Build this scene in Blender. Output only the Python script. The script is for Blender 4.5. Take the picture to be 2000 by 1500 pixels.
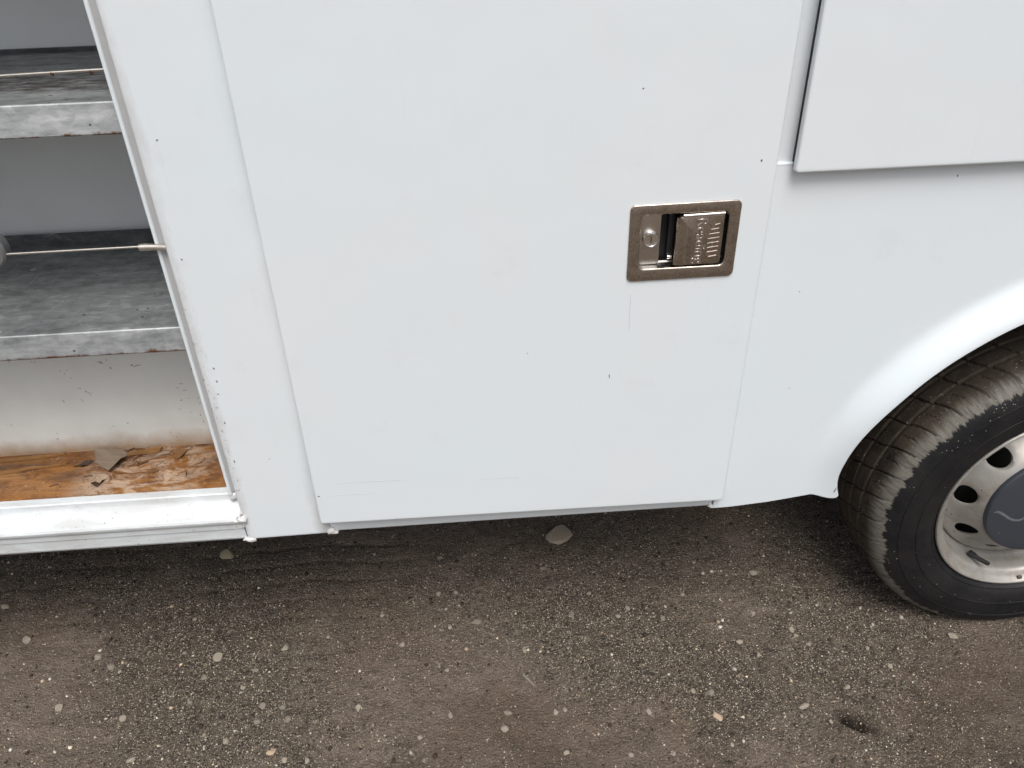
import bpy, bmesh, math, random
import numpy as np
from mathutils import Vector, Matrix

for o in list(bpy.data.objects):
    bpy.data.objects.remove(o)
scene = bpy.context.scene
col = scene.collection
R = math.radians
random.seed(7)
rng = np.random.default_rng(11)

# ------------------------------------------------------------------ camera
CAM = Vector((0.0, -1.0789, 1.4578))
PITCH, YAW, ROLL = 0.584996, 0.0501508, -0.0326587
fwd = Vector((math.sin(YAW) * math.cos(PITCH), math.cos(YAW) * math.cos(PITCH), -math.sin(PITCH)))
rt = Vector((math.cos(YAW), -math.sin(YAW), 0))
up = rt.cross(fwd)
r2 = rt * math.cos(ROLL) + up * math.sin(ROLL)
u2 = -rt * math.sin(ROLL) + up * math.cos(ROLL)
cd = bpy.data.cameras.new("camera")
cam = bpy.data.objects.new("camera", cd)
col.objects.link(cam)
cam.matrix_world = Matrix(((r2.x, u2.x, -fwd.x, CAM.x), (r2.y, u2.y, -fwd.y, CAM.y), (r2.z, u2.z, -fwd.z, CAM.z), (0, 0, 0, 1)))
cd.sensor_width = 36.0
cd.lens = 36.0 * 1554.92 / 2000.0
cd.clip_start = 0.02
cd.clip_end = 2000.0
scene.camera = cam

# ------------------------------------------------------------------ sky and sun (overcast)
SUN_EL, SUN_AZ = R(62), R(176)        # azimuth clockwise from +y
world = bpy.data.worlds.new("World")
scene.world = world
world.use_nodes = True
wn, wl = world.node_tree.nodes, world.node_tree.links
wn.clear()
sky = wn.new("ShaderNodeTexSky")
sky.sky_type = 'NISHITA'
sky.sun_disc = False
sky.sun_elevation = SUN_EL
sky.sun_rotation = SUN_AZ
sky.dust_density = 6.0
sky.ozone_density = 1.0
hs = wn.new("ShaderNodeHueSaturation")
hs.inputs['Saturation'].default_value = 0.60      # cloud cover
bgn = wn.new("ShaderNodeBackground")
bgn.inputs['Strength'].default_value = 0.10
won = wn.new("ShaderNodeOutputWorld")
wl.new(sky.outputs[0], hs.inputs['Color'])
wl.new(hs.outputs[0], bgn.inputs['Color'])
wl.new(bgn.outputs[0], won.inputs['Surface'])
sl = bpy.data.lights.new("sun", 'SUN')
sl.energy = 1.25
sl.angle = R(30)
sl.color = (1.0, 0.985, 0.965)
so = bpy.data.objects.new("sun", sl)
col.objects.link(so)
sd = Vector((math.sin(SUN_AZ) * math.cos(SUN_EL), math.cos(SUN_AZ) * math.cos(SUN_EL), math.sin(SUN_EL)))
so.rotation_euler = sd.to_track_quat('Z', 'Y').to_euler()
so.location = sd * 12
scene.view_settings.view_transform = 'Standard'
scene.view_settings.look = 'None'
scene.view_settings.gamma = 1.0
scene.view_settings.exposure = 0.58
scene.view_settings.use_curve_mapping = False

# ------------------------------------------------------------------ material helpers
class NT:
    def __init__(s, name):
        s.m = bpy.data.materials.new(name)
        s.m.use_nodes = True
        s.n, s.l = s.m.node_tree.nodes, s.m.node_tree.links
        s.b = s.n["Principled BSDF"]
        s.tc = s.n.new("ShaderNodeTexCoord")
        s.obj = s.tc.outputs['Object']
    def set(s, **k):
        for a, v in k.items():
            inp = s.b.inputs[a.replace('_', ' ')]
            s.put(inp, v)
        return s
    def put(s, inp, v):
        if hasattr(v, 'is_output') or isinstance(v, bpy.types.NodeSocket):
            s.l.new(v, inp)
        elif isinstance(v, tuple) and len(v) == 3 and inp.type == 'RGBA':
            inp.default_value = v + (1,)
        else:
            inp.default_value = v
    def noise(s, scale, detail=4, rough=.55, vec=None, dist=0.0, fac=True):
        n = s.n.new("ShaderNodeTexNoise")
        n.inputs['Scale'].default_value = scale
        n.inputs['Detail'].default_value = detail
        n.inputs['Roughness'].default_value = rough
        n.inputs['Distortion'].default_value = dist
        s.l.new(vec if vec is not None else s.obj, n.inputs['Vector'])
        return n.outputs[0 if fac else 1]
    def voro(s, scale, vec=None, out='Distance', feature='F1', rand=1.0):
        n = s.n.new("ShaderNodeTexVoronoi")
        n.feature = feature
        n.inputs['Scale'].default_value = scale
        n.inputs['Randomness'].default_value = rand
        s.l.new(vec if vec is not None else s.obj, n.inputs['Vector'])
        return n.outputs[out]
    def ramp(s, fac, stops, interp='LINEAR'):
        n = s.n.new("ShaderNodeValToRGB")
        cr = n.color_ramp
        cr.interpolation = interp
        while len(cr.elements) < len(stops):
            cr.elements.new(0.5)
        for e, (p, c) in zip(cr.elements, stops):
            e.position = p
            e.color = (c, c, c, 1) if not isinstance(c, tuple) else c + (1,)
        s.l.new(fac, n.inputs[0])
        return n.outputs[0]
    def mix(s, fac, a, b, mode='MIX'):
        n = s.n.new("ShaderNodeMix")
        n.data_type = 'RGBA'
        n.blend_type = mode
        s.put(n.inputs[0], fac)
        s.put(n.inputs[6], a)
        s.put(n.inputs[7], b)
        return n.outputs[2]
    def math(s, op, a, b=0.0, c=0.0, clamp=False):
        n = s.n.new("ShaderNodeMath")
        n.operation = op
        n.use_clamp = clamp
        for i, v in enumerate((a, b, c)):
            s.put(n.inputs[i], v)
        return n.outputs[0]
    def xyz(s, vec=None):
        n = s.n.new("ShaderNodeSeparateXYZ")
        s.l.new(vec if vec is not None else s.obj, n.inputs[0])
        return n.outputs
    def comb(s, x, y, z):
        n = s.n.new("ShaderNodeCombineXYZ")
        for i, v in enumerate((x, y, z)):
            s.put(n.inputs[i], v)
        return n.outputs[0]
    def scale(s, v3, vec=None):
        n = s.n.new("ShaderNodeMapping")
        n.inputs['Scale'].default_value = v3
        s.l.new(vec if vec is not None else s.obj, n.inputs[0])
        return n.outputs[0]
    def attr(s, name, out='Fac'):
        n = s.n.new("ShaderNodeAttribute")
        n.attribute_name = name
        return n.outputs[out]
    def bump(s, h, strength, dist, normal=None):
        n = s.n.new("ShaderNodeBump")
        n.inputs['Strength'].default_value = strength
        n.inputs['Distance'].default_value = dist
        s.l.new(h, n.inputs['Height'])
        if normal is not None:
            s.l.new(normal, n.inputs['Normal'])
        return n.outputs[0]
    def band(s, v, a, b):           # 0 at a -> 1 at b, clamped
        n = s.n.new("ShaderNodeMapRange")
        n.inputs['From Min'].default_value = a
        n.inputs['From Max'].default_value = b
        s.put(n.inputs['Value'], v)
        return n.outputs[0]

def simple(name, c, rough, metal=0.0, var=0.0, scale=30):
    t = NT(name)
    if var:
        f = t.noise(scale, 5)
        t.set(Base_Color=t.mix(f, tuple(x * (1 - var) for x in c), tuple(min(1, x * (1 + var)) for x in c)))
    else:
        t.set(Base_Color=c)
    t.set(Roughness=rough, Metallic=metal)
    return t.m

def paint(name, grime=0.0, film=0.0, post=False):
    """white vehicle enamel with orange peel and faint handling grime"""
    t = NT(name)
    base = (0.705, 0.778, 0.818)
    big = t.noise(2.3, 3)
    c = t.mix(t.band(big, .35, .7), base, (0.722, 0.770, 0.792))
    sm = t.math('MULTIPLY', t.band(t.noise(9, 8, .7), .58, .8), .16 + grime)
    c = t.mix(sm, c, (0.50, 0.47, 0.44))
    if film:                                  # dirt film and scuffs; film also darkens the sill against strong top light
        c = t.mix(t.math('MULTIPLY', t.band(t.noise(13, 8, .7, t.scale((.5, 2, 2)), .5), .30, .62), film), c, (0.40, 0.395, 0.38))
        c = t.mix(t.math('MULTIPLY', t.band(t.noise(120, 5, .7), .64, .70), .75), c, (0.10, 0.085, 0.07))
        c = t.mix(t.math('MULTIPLY', t.band(t.noise(34, 6, .75, None, 1.5), .66, .72), .6), c, (0.16, 0.13, 0.11))
    if post:                                  # grime packed along the door gap and the opening edge
        q_ = t.xyz()
        gn = t.noise(30, 8, .75, t.scale((1, 1, .35)))
        low = t.math('ADD', .15, t.math('MULTIPLY', t.band(q_[2], .72, .46), .85))
        c = t.mix(t.math('MULTIPLY', t.math('MULTIPLY', t.band(t.math('ADD', q_[0], t.math('MULTIPLY', gn, .035)), -.296, -.276), low), .55), c, (0.30, 0.29, 0.25))
        ed = t.band(t.math('ADD', q_[0], t.math('MULTIPLY', t.math('SUBTRACT', gn, .5), .05)), -.416, -.432)
        c = t.mix(t.math('MULTIPLY', ed, .38), c, (0.40, 0.36, 0.34))
        c = t.mix(t.math('MULTIPLY', t.math('MULTIPLY', ed, t.band(t.noise(150, 6, .75), .56, .64)), t.band(q_[2], 1.0, .78)), c, (0.16, 0.11, 0.08))
    # sparse specks
    v = t.voro(26)
    pick = t.math('GREATER_THAN', t.xyz(t.voro(26, out='Color'))[0], .985)
    sp = t.math('MULTIPLY', t.math('LESS_THAN', v, .035), pick)
    c = t.mix(t.math('MULTIPLY', sp, .25), c, (0.30, 0.27, 0.24))
    # short water-run streaks
    st = t.noise(1, 5, .6, t.scale((60, 60, 1.6)))
    c = t.mix(t.math('MULTIPLY', t.band(st, .62, .85), .10 + grime), c, (0.45, 0.42, 0.38))
    t.set(Base_Color=c, Roughness=t.ramp(big, [(0, .28), (1, .40)]), Coat_Weight=.35, Coat_Roughness=.12)
    t.b.inputs['Specular IOR Level'].default_value = .45
    t.set(Normal=t.bump(t.noise(420, 2), .06, .001, t.bump(t.noise(5, 2), .10, .02)))
    return t.m

M = {}
M['paint'] = paint('white_enamel')
M['paint_grimy'] = paint('white_enamel_grimy', .12)
M['paint_post'] = paint('white_enamel_post', .10, 0, True)
M['paint_sill'] = paint('white_enamel_sill', .15, .6)
M['black'] = simple('black_rubber', (0.012, 0.012, 0.013), .6)
M['dark'] = simple('dark_underbody', (0.02, 0.019, 0.018), .9, 0, .4)
M['chip'] = simple('bare_chip', (0.09, 0.075, 0.065), .8)
M['weld'] = NT('painted_weld')
M['weld'].set(Base_Color=M['weld'].mix(M['weld'].band(M['weld'].noise(160, 4), .55, .75), (0.62, 0.62, 0.61), (0.24, 0.21, 0.18)), Roughness=.4)
M['weld'] = M['weld'].m

# interior walls of the compartment
t = NT('compartment_paint')
p = t.xyz()
c = t.mix(t.band(t.noise(5, 6, .65), .4, .75), (0.79, 0.83, 0.835), (0.74, 0.77, 0.775))
mk = t.math('MULTIPLY', t.math('LESS_THAN', t.voro(1, t.scale((55, 55, 22))), .10), t.math('GREATER_THAN', t.xyz(t.voro(1, t.scale((55, 55, 22)), out='Color'))[1], .86))
c = t.mix(t.math('MULTIPLY', mk, .5), c, (0.12, 0.11, 0.10))
t.set(Base_Color=c, Roughness=.45, Normal=t.bump(t.noise(300, 2), .08, .001))
M['inner'] = t.m

t = NT('compartment_paint_lower')
p = t.xyz()
c = t.mix(t.band(t.noise(7, 6, .65), .35, .75), (0.80, 0.845, 0.83), (0.72, 0.755, 0.735))
# scuffs: short dark strokes of many directions
wob = t.noise(3, 2, fac=False)
vv = t.n.new("ShaderNodeVectorMath"); vv.operation = 'MULTIPLY_ADD'
t.l.new(wob, vv.inputs[0]); vv.inputs[1].default_value = (.25, .25, .25); t.l.new(t.obj, vv.inputs[2])
for sc, th in (((45, 45, 130), .10), ((150, 45, 42), .09), ((90, 45, 60), .08)):
    sv = t.scale(sc, vv.outputs[0])
    mk = t.math('MULTIPLY', t.math('LESS_THAN', t.voro(1, sv), th + .06), t.math('GREATER_THAN', t.xyz(t.voro(1, sv, out='Color'))[1], .90))
    c = t.mix(t.math('MULTIPLY', mk, .55), c, (0.10, 0.09, 0.08))
# rusty splash-back stain creeping up from the floor
h = t.math('ADD', p[2], t.math('MULTIPLY', t.noise(14, 5, .6), -.045))
st = t.band(h, .522, .483)
c = t.mix(t.math('MULTIPLY', st, .9), c, (0.33, 0.19, 0.09))
st2 = t.band(h, .560, .49)
c = t.mix(t.math('MULTIPLY', st2, .22), c, (0.45, 0.36, 0.26))
t.set(Base_Color=c, Roughness=.5)
M['inner_low'] = t.m

# galvanised sheet
def galv(name, stain, lightness=1.0, rust_z=None, metal=.5, pit=None, scratch=0.0):
    t = NT(name)
    p = t.xyz()
    f = t.noise(26, 9, .74, t.scale((.45, 1.3, 1.6)), .15)
    k = lightness
    c = t.ramp(f, [(.28, (0.10 * k, .108 * k, .108 * k)), (.45, (0.20 * k, .215 * k, .22 * k)), (.58, (0.27 * k, .285 * k, .29 * k)), (.75, (0.45 * k, .47 * k, .48 * k))])
    fl = t.xyz(t.voro(70, out='Color'))[0]
    c = t.mix(.12, c, t.comb(fl, fl, fl), 'OVERLAY')
    bl = t.band(t.noise(26, 8, .7, t.scale((.6, 2.0, 2.0)), .2), .58, .72)
    c = t.mix(t.math('MULTIPLY', bl, stain), c, (0.045, 0.038, 0.032))
    wh = t.band(t.noise(30, 8, .75, t.scale((.7, 1, 1.4)), .2), .58, .72)
    c = t.mix(t.math('MULTIPLY', wh, .40), c, (0.50, 0.53, 0.54))
    sp = t.math('MULTIPLY', t.math('LESS_THAN', t.voro(60), .18), t.math('GREATER_THAN', t.xyz(t.voro(60, out='Color'))[0], .9))
    c = t.mix(t.math('MULTIPLY', sp, .8), c, (0.03, 0.025, 0.02))
    rough = t.ramp(f, [(.3, .62), (.7, .42)])
    if scratch:
        for k_, ax in enumerate(((90, 4, 4), (7, 70, 7), (60, 34, 8))):
            n_ = t.n.new('ShaderNodeMapping'); n_.inputs['Scale'].default_value = ax; n_.inputs['Rotation'].default_value = (0, 0, .5 * k_ - .2); t.l.new(t.obj, n_.inputs[0])
            c = t.mix(t.math('MULTIPLY', t.band(t.noise(1, 5, .6, n_.outputs[0]), .66, .72), scratch), c, (0.50, 0.53, 0.55))
        dr = t.math('MULTIPLY', t.math('LESS_THAN', t.voro(24), .16), t.math('GREATER_THAN', t.xyz(t.voro(24, out='Color'))[0], .80))
        c = t.mix(t.math('MULTIPLY', dr, .55), c, (0.55, 0.58, 0.59))
    if pit:
        yy_ = t.math('ADD', p[1], t.math('MULTIPLY', t.math('SUBTRACT', t.noise(18, 6, .7), .5), .09))
        pm = t.math('MULTIPLY', t.band(yy_, pit[0] - .015, pit[0] + .01), t.band(yy_, pit[1] + .015, pit[1] - .01))
        pm = t.math('MULTIPLY', pm, t.band(t.noise(45, 8, .75, t.scale((.5, 1.5, 1))), .42, .55))
        c = t.mix(t.math('MULTIPLY', pm, .9), c, (0.035, 0.020, 0.014))
    if rust_z is not None:
        hh = t.math('ADD', p[2], t.math('MULTIPLY', t.math('SUBTRACT', t.noise(38, 6, .7, t.scale((1, 1, 1))), .5), -.03))
        rm = t.band(hh, rust_z + .0035, rust_z - .001)
        c = t.mix(rm, c, (0.11, 0.038, 0.014))
    t.set(Base_Color=c, Roughness=rough, Metallic=metal, Normal=t.bump(t.noise(60, 6), .15, .001))
    return t.m
M['galv_top'] = galv('galvanised_shelf', .5, 1.0, None, .4, None, .6)
M['galv_lip_u'] = galv('galvanised_lip_upper', .06, 1.75, 1.1575, .15)
M['galv_lip_l'] = galv('galvanised_lip_lower', .15, 1.45, .8135, .2)
M['galv_rusty'] = galv('galvanised_rust_pitted', .5, 1.1, None, .4, (.13, .24))
M['galv_flange'] = galv('galvanised_flange', .3, .55)
M['rod'] = simple('bright_rod', (0.55, 0.53, 0.48), .35, .9, .3, 200)
M['tube'] = simple('zinc_tube', (0.50, 0.48, 0.43), .38, .8, .45, 120)
M['bracket'] = simple('dull_grey_bracket', (0.16, 0.165, 0.17), .6, .3, .25, 60)
M['flange_shade'] = simple('shade_grey_land', (0.40, 0.405, 0.41), .5, 0, .12, 40)  # shade on the recessed land painted into its grey

# rust-stained compartment floor
t = NT('rust_stained_floor')
f = t.noise(9, 9, .68, t.scale((.6, 1.3, 1)), .8)
c = t.ramp(f, [(.30, (0.060, 0.020, 0.005)), (.43, (0.155, 0.056, 0.010)), (.55, (0.285, 0.118, 0.022)), (.70, (0.19, 0.075, 0.020))])
st_ = t.noise(1, 7, .65, t.scale((5, 70, 1)), .6)
c = t.mix(t.math('MULTIPLY', t.band(st_, .52, .66), .75), c, (0.060, 0.024, 0.009))
c = t.mix(t.math('MULTIPLY', t.band(st_, .46, .34), .5), c, (0.36, 0.20, 0.075))
x = t.xyz()
g = t.noise(16, 10, .75, t.scale((.8, 1.6, 1)), 1.0)
xm = t.math('MULTIPLY', t.band(x[0], -.78, -.72), t.band(x[0], -.49, -.57))
fl = t.math('MULTIPLY', t.band(g, .44, .54), t.math('ADD', t.math('MULTIPLY', xm, .62), .08))
c = t.mix(fl, c, (0.50, 0.39, 0.29))
g2 = t.noise(40, 8, .7, None, 2.0)
c = t.mix(t.math('MULTIPLY', t.band(g2, .54, .66), .8), c, (0.060, 0.024, 0.010))
c = t.mix(t.math('MULTIPLY', t.band(t.noise(24, 8, .75, t.scale((.7, 1.5, 1)), .4), .52, .68), .6), c, (0.105, 0.042, 0.013))
g3 = t.noise(75, 6, .7, None, 3.0)
c = t.mix(t.math('MULTIPLY', t.band(g3, .62, .68), .6), c, (0.62, 0.52, 0.42))
t.set(Base_Color=c, Roughness=.6, Normal=t.bump(g, .5, .004))
M['rust_floor'] = t.m

# stainless handle
t = NT('stainless_plate')
f = t.noise(22, 7, .7, t.scale((1, 1, 1.6)), 1.5)
sw = t.noise(60, 6, .6, None, 4.0)
c = t.ramp(f, [(.3, (0.36, 0.31, 0.265)), (.55, (0.52, 0.465, 0.41)), (.75, (0.43, 0.35, 0.30))])
c = t.mix(t.math('MULTIPLY', t.band(sw, .52, .62), .5), c, (0.24, 0.19, 0.16))
t.set(Base_Color=c, Metallic=1.0, Roughness=t.ramp(sw, [(.3, .22), (.7, .40)]), Normal=t.bump(t.noise(240, 4, .6, None, 2), .10, .0006))
M['steel'] = t.m
M['steel_clean'] = simple('stainless_bright', (0.66, 0.63, 0.59), .20, 1.0, .08, 60)
M['lock'] = simple('chrome_lock', (0.78, 0.76, 0.73), .16, 1.0, .06, 80)
M['slot'] = simple('dark_slot', (0.012, 0.013, 0.016), .35)

# wheel
t = NT('silver_wheel_paint')
f = t.noise(14, 7, .65)
c = t.mix(t.band(f, .4, .75), (0.39, 0.38, 0.355), (0.29, 0.275, 0.245))
sp = t.math('MULTIPLY', t.math('LESS_THAN', t.voro(90), .16), t.math('GREATER_THAN', t.xyz(t.voro(90, out='Color'))[0], .93))
c = t.mix(t.math('MULTIPLY', sp, .8), c, (0.05, 0.04, 0.03))
br = t.band(t.noise(22, 7, .75), .50, .74)
c = t.mix(t.math('MULTIPLY', br, .55), c, (0.18, 0.12, 0.07))
t.set(Base_Color=c, Metallic=.45, Roughness=.42)
M['silver'] = t.m
t = NT('dark_hub_cap_plastic')
f = t.noise(20, 6)
c = t.mix(f, (0.030, 0.036, 0.048), (0.050, 0.056, 0.068))
sp = t.math('MULTIPLY', t.math('LESS_THAN', t.voro(110), .14), t.math('GREATER_THAN', t.xyz(t.voro(110, out='Color'))[0], .92))
c = t.mix(t.math('MULTIPLY', sp, .7), c, (0.4, 0.38, 0.34))
t.set(Base_Color=c, Roughness=.45)
M['cap'] = t.m
M['mark'] = simple('pale_cap_mark', (0.125, 0.135, 0.152), .6, 0, .3, 120)

t = NT('tyre_rubber')
p = t.xyz()
rr = t.math('SQRT', t.math('ADD', t.math('MULTIPLY', p[0], p[0]), t.math('MULTIPLY', p[2], p[2])))
an = t.math('ARCTAN2', p[2], p[0])
pv = t.comb(t.math('MULTIPLY', an, 10.0), t.math('MULTIPLY', rr, 8.0), t.math('MULTIPLY', p[1], 8.0))
pv2 = t.comb(t.math('MULTIPLY', an, 24.0), t.math('MULTIPLY', rr, 9.0), t.math('MULTIPLY', p[1], 9.0))
rub = t.mix(t.noise(18, 5), (0.005, 0.0056, 0.0075), (0.011, 0.0115, 0.0135))
# arc length across shoulder: larger = further on the tread
sarc = t.math('ADD', t.math('MULTIPLY', rr, 1.0), t.math('MULTIPLY', p[1], 1.0))
jag = t.math('MULTIPLY', t.math('SUBTRACT', t.noise(1.3, 7, .75, pv2), .5), .062)
jag2 = t.math('MULTIPLY', t.math('SUBTRACT', t.noise(.5, 4, .6, pv), .5), .030)
sj = t.math('ADD', t.math('ADD', sarc, jag), jag2)
sc_in = t.band(sj, .372, .377)
sc_out = t.band(sj, .428, .398)
grey = t.mix(t.noise(2.2, 8, .75, pv2), (0.045, 0.043, 0.038), (0.30, 0.285, 0.245))
scuff = t.math('MULTIPLY', t.math('MULTIPLY', sc_in, sc_out), t.math('ADD', .35, t.band(t.noise(1.6, 7, .8, pv2), .36, .62)), clamp=True)
dirt = t.mix(t.noise(30, 8, .7), (0.018, 0.015, 0.013), (0.105, 0.083, 0.062))
dm = t.math('MULTIPLY', t.band(sj, .385, .405), t.band(t.noise(13, 6, .65), .30, .52))
dust = t.math('MULTIPLY', t.band(t.noise(9, 7, .7), .42, .75), .45)
rub = t.mix(dust, rub, (0.035, 0.032, 0.028))
c = t.mix(dm, rub, dirt)
c = t.mix(t.math('MULTIPLY', t.band(t.noise(160, 4, .7), .58, .66), t.math('MULTIPLY', dm, .6)), c, (0.16, 0.13, 0.095))
c = t.mix(scuff, c, grey)
v = t.voro(300)
vc = t.xyz(t.voro(300, out='Color'))[0]
clus = t.band(t.noise(16, 3), .50, .68)
near = t.math('ADD', .994, t.math('MULTIPLY', t.math('MULTIPLY', t.band(sj, .325, .37), clus), -.16))
sp = t.math('MULTIPLY', t.math('LESS_THAN', v, .30), t.math('GREATER_THAN', vc, near))
c = t.mix(sp, c, (0.33, 0.30, 0.25))
t.set(Base_Color=c, Roughness=t.math('ADD', .52, t.math('MULTIPLY', dm, .35)), Normal=t.bump(t.noise(110, 7, .7), .35, .003))
t.b.inputs['Specular IOR Level'].default_value = .28
M['tyre'] = t.m

# ground
t = NT('damp_sandy_dirt')
grit = t.attr('grit')
flat = t.scale((1, 1.7, 1))                    # marks drag out along the van
mid = t.noise(11, 8, .7, flat, .3)
mud = t.mix(t.band(mid, .3, .7), (0.185, 0.146, 0.114), (0.330, 0.265, 0.212))
mud = t.mix(t.math('MULTIPLY', t.band(t.noise(3.4, 4), .50, .68), .8), mud, (0.260, 0.190, 0.135))
dk = t.mix(t.band(t.noise(70, 7, .75), .32, .68), (0.052, 0.041, 0.031), (0.215, 0.172, 0.130))
gm = t.band(t.math('ADD', grit, t.math('MULTIPLY', t.math('SUBTRACT', t.noise(13, 9, .74, flat), .5), 2.3)), .12, 1.02)
c = t.mix(gm, mud, dk)
# damp patches and dark soil; crevice shade painted as random spots of many sizes
damp = t.band(t.noise(1.5, 5, .6), .48, .66)
c = t.mix(t.math('MULTIPLY', damp, .55), c, (0.075, 0.056, 0.041))
for sc, a, b, k in ((28, .52, .66, .70), (75, .53, .63, .85), (180, .54, .62, .85)):
    c = t.mix(t.math('MULTIPLY', t.math('MULTIPLY', t.band(t.noise(sc, 7, .72, flat, .6), a, b), k), t.math('ADD', .35, t.math('MULTIPLY', gm, .65))), c, (0.042, 0.033, 0.026))
for sc, a, b, k, cc in ((60, .56, .68, .55, (0.300, 0.250, 0.195)), (150, .56, .66, .60, (0.36, 0.31, 0.245))):
    n_ = t.n.new("ShaderNodeMapping"); n_.inputs['Location'].default_value = (7.3, 2.1, 4.4); t.l.new(flat, n_.inputs[0])
    c = t.mix(t.math('MULTIPLY', t.band(t.noise(sc, 7, .72, n_.outputs[0], .6), a, b), k), c, cc)
for sc, th, pk, cc in ((300, .36, .80, (0.50, 0.45, 0.37)), (480, .40, .76, (0.42, 0.375, 0.30)), (170, .28, .92, (0.58, 0.53, 0.45)), (230, .34, .80, (0.022, 0.018, 0.014))):
    vd = t.voro(sc)
    vcol = t.xyz(t.voro(sc, out='Color'))
    pick = t.math('GREATER_THAN', vcol[0], t.math('SUBTRACT', pk + .14, t.math('MULTIPLY', gm, .24)))
    s_ = t.math('MULTIPLY', t.math('LESS_THAN', vd, th), pick)
    c = t.mix(t.math('MULTIPLY', s_, t.math('ADD', .30, t.math('MULTIPLY', vcol[1], .7))), c, cc)
c = t.mix(t.attr('pit'), c, (0.020, 0.015, 0.011))          # near-black colour laid over the pit
hgt = t.math('ADD', t.math('MULTIPLY', t.noise(95, 8, .75, flat), 1.0), t.math('MULTIPLY', t.voro(230), -.35))
t.set(Base_Color=c, Roughness=.9, Normal=t.bump(hgt, 1.0, .014))
t.b.inputs['Specular IOR Level'].default_value = .25
M['dirt'] = t.m

t = NT('gravel_grains')
tint = t.attr('tint', 'Color')
c = t.mix(.35, tint, t.ramp(t.noise(300, 3), [(.3, .35), (.7, .65)]), 'OVERLAY')
t.set(Base_Color=c, Roughness=.85)
t.b.inputs['Specular IOR Level'].default_value = .3
M['grain'] = t.m

def stone_mat(name, c):
    t = NT(name)
    f = t.noise(70, 6, .7)
    cc = t.mix(t.band(f, .3, .7), tuple(x * .72 for x in c), tuple(min(1, x * 1.18) for x in c))
    sp = t.band(t.noise(240, 3), .60, .70)
    cc = t.mix(t.math('MULTIPLY', sp, .5), cc, tuple(x * .35 for x in c))
    t.set(Base_Color=cc, Roughness=.85, Normal=t.bump(t.noise(160, 6), .5, .002))
    return t.m
M['st_pale'] = stone_mat('pale_stone', (0.31, 0.27, 0.215))
M['st_grey'] = stone_mat('grey_stone', (0.22, 0.19, 0.15))
M['st_tan'] = stone_mat('tan_stone', (0.50, 0.385, 0.275))
M['st_ochre'] = stone_mat('ochre_stone', (0.36, 0.31, 0.21))

# ------------------------------------------------------------------ object helpers
def link(o, parent=None):
    col.objects.link(o)
    if parent is not None:
        o.parent = parent
    return o

def mesh_obj(name, verts, faces, mat, parent=None, smooth=False, merge=0.0, origin=None):
    me = bpy.data.meshes.new(name)
    if origin is not None:
        verts = [(v[0] - origin[0], v[1] - origin[1], v[2] - origin[2]) for v in verts]
    me.from_pydata([tuple(v) for v in verts], [], faces)
    bm = bmesh.new(); bm.from_mesh(me)
    if merge:
        bmesh.ops.remove_doubles(bm, verts=bm.verts, dist=merge)
    bmesh.ops.recalc_face_normals(bm, faces=bm.faces)
    bm.to_mesh(me); bm.free()
    me.materials.append(mat)
    if smooth:
        me.shade_smooth()
        if smooth is not True:
            me.set_sharp_from_angle(angle=R(smooth))
    o = link(bpy.data.objects.new(name, me), parent)
    if origin is not None:
        o.location = origin
    return o

def tag(o, label=None, cat=None, group=None, kind=None):
    if label: o['label'] = label
    if cat: o['category'] = cat
    if group: o['group'] = group
    if kind: o['kind'] = kind
    return o

def box(name, x0, x1, y0, y1, z0, z1, mat, parent=None, bevel=0.0, seg=2):
    v = [(x, y, z) for x in (x0, x1) for y in (y0, y1) for z in (z0, z1)]
    f = [(0, 1, 3, 2), (4, 6, 7, 5), (0, 4, 5, 1), (2, 3, 7, 6), (0, 2, 6, 4), (1, 5, 7, 3)]
    o = mesh_obj(name, v, f, mat, parent)
    if bevel:
        bm = bmesh.new(); bm.from_mesh(o.data)
        bmesh.ops.bevel(bm, geom=bm.edges[:], offset=bevel, segments=seg, profile=.5, affect='EDGES')
        bm.to_mesh(o.data); bm.free()
        o.data.shade_smooth(); o.data.set_sharp_from_angle(angle=R(40))
    return o

def rquad(c, r, inset, n=5):
    """rounded convex quad, corners c (x,z) counter-clockwise, inset inwards"""
    out = []
    c = [Vector(p) for p in c]
    L = []
    for i in range(4):
        a, b = c[i], c[(i + 1) % 4]
        d = (b - a).normalized()
        nrm = Vector((-d.y, d.x))
        L.append((a + nrm * inset, d, nrm))
    def isect(l1, l2):
        p, d, _ = l1; q, e, _ = l2
        k = d.x * e.y - d.y * e.x
        s = ((q.x - p.x) * e.y - (q.y - p.y) * e.x) / k
        return p + d * s
    rr = max(r - inset, .0006)
    for i in range(4):
        l0, l1 = L[i - 1], L[i]
        p = isect(l0, l1)
        a, b = p - l0[1] * rr, p + l1[1] * rr
        cen = a + l0[2] * rr
        a0 = math.atan2(a.y - cen.y, a.x - cen.x)
        a1 = math.atan2(b.y - cen.y, b.x - cen.x)
        while a1 < a0: a1 += 2 * math.pi
        for k in range(n + 1):
            th = a0 + (a1 - a0) * k / n
            out.append((cen.x + rr * math.cos(th), cen.y + rr * math.sin(th)))
    return out

def rings_obj(name, rings, mat, parent=None, cap_first=False, cap_last=True, smooth=35, origin=None):
    """rings: list of lists of (x,y,z), same count, closed loops"""
    v, f = [], []
    n = len(rings[0])
    for rg in rings: v += rg
    for i in range(len(rings) - 1):
        for k in range(n):
            a, b = i * n + k, i * n + (k + 1) % n
            f.append((a, b, b + n, a + n))
    if cap_last: f.append(tuple(range((len(rings) - 1) * n, len(rings) * n)))
    if cap_first: f.append(tuple(range(n))[::-1])
    return mesh_obj(name, v, f, mat, parent, smooth, origin=origin)

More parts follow.
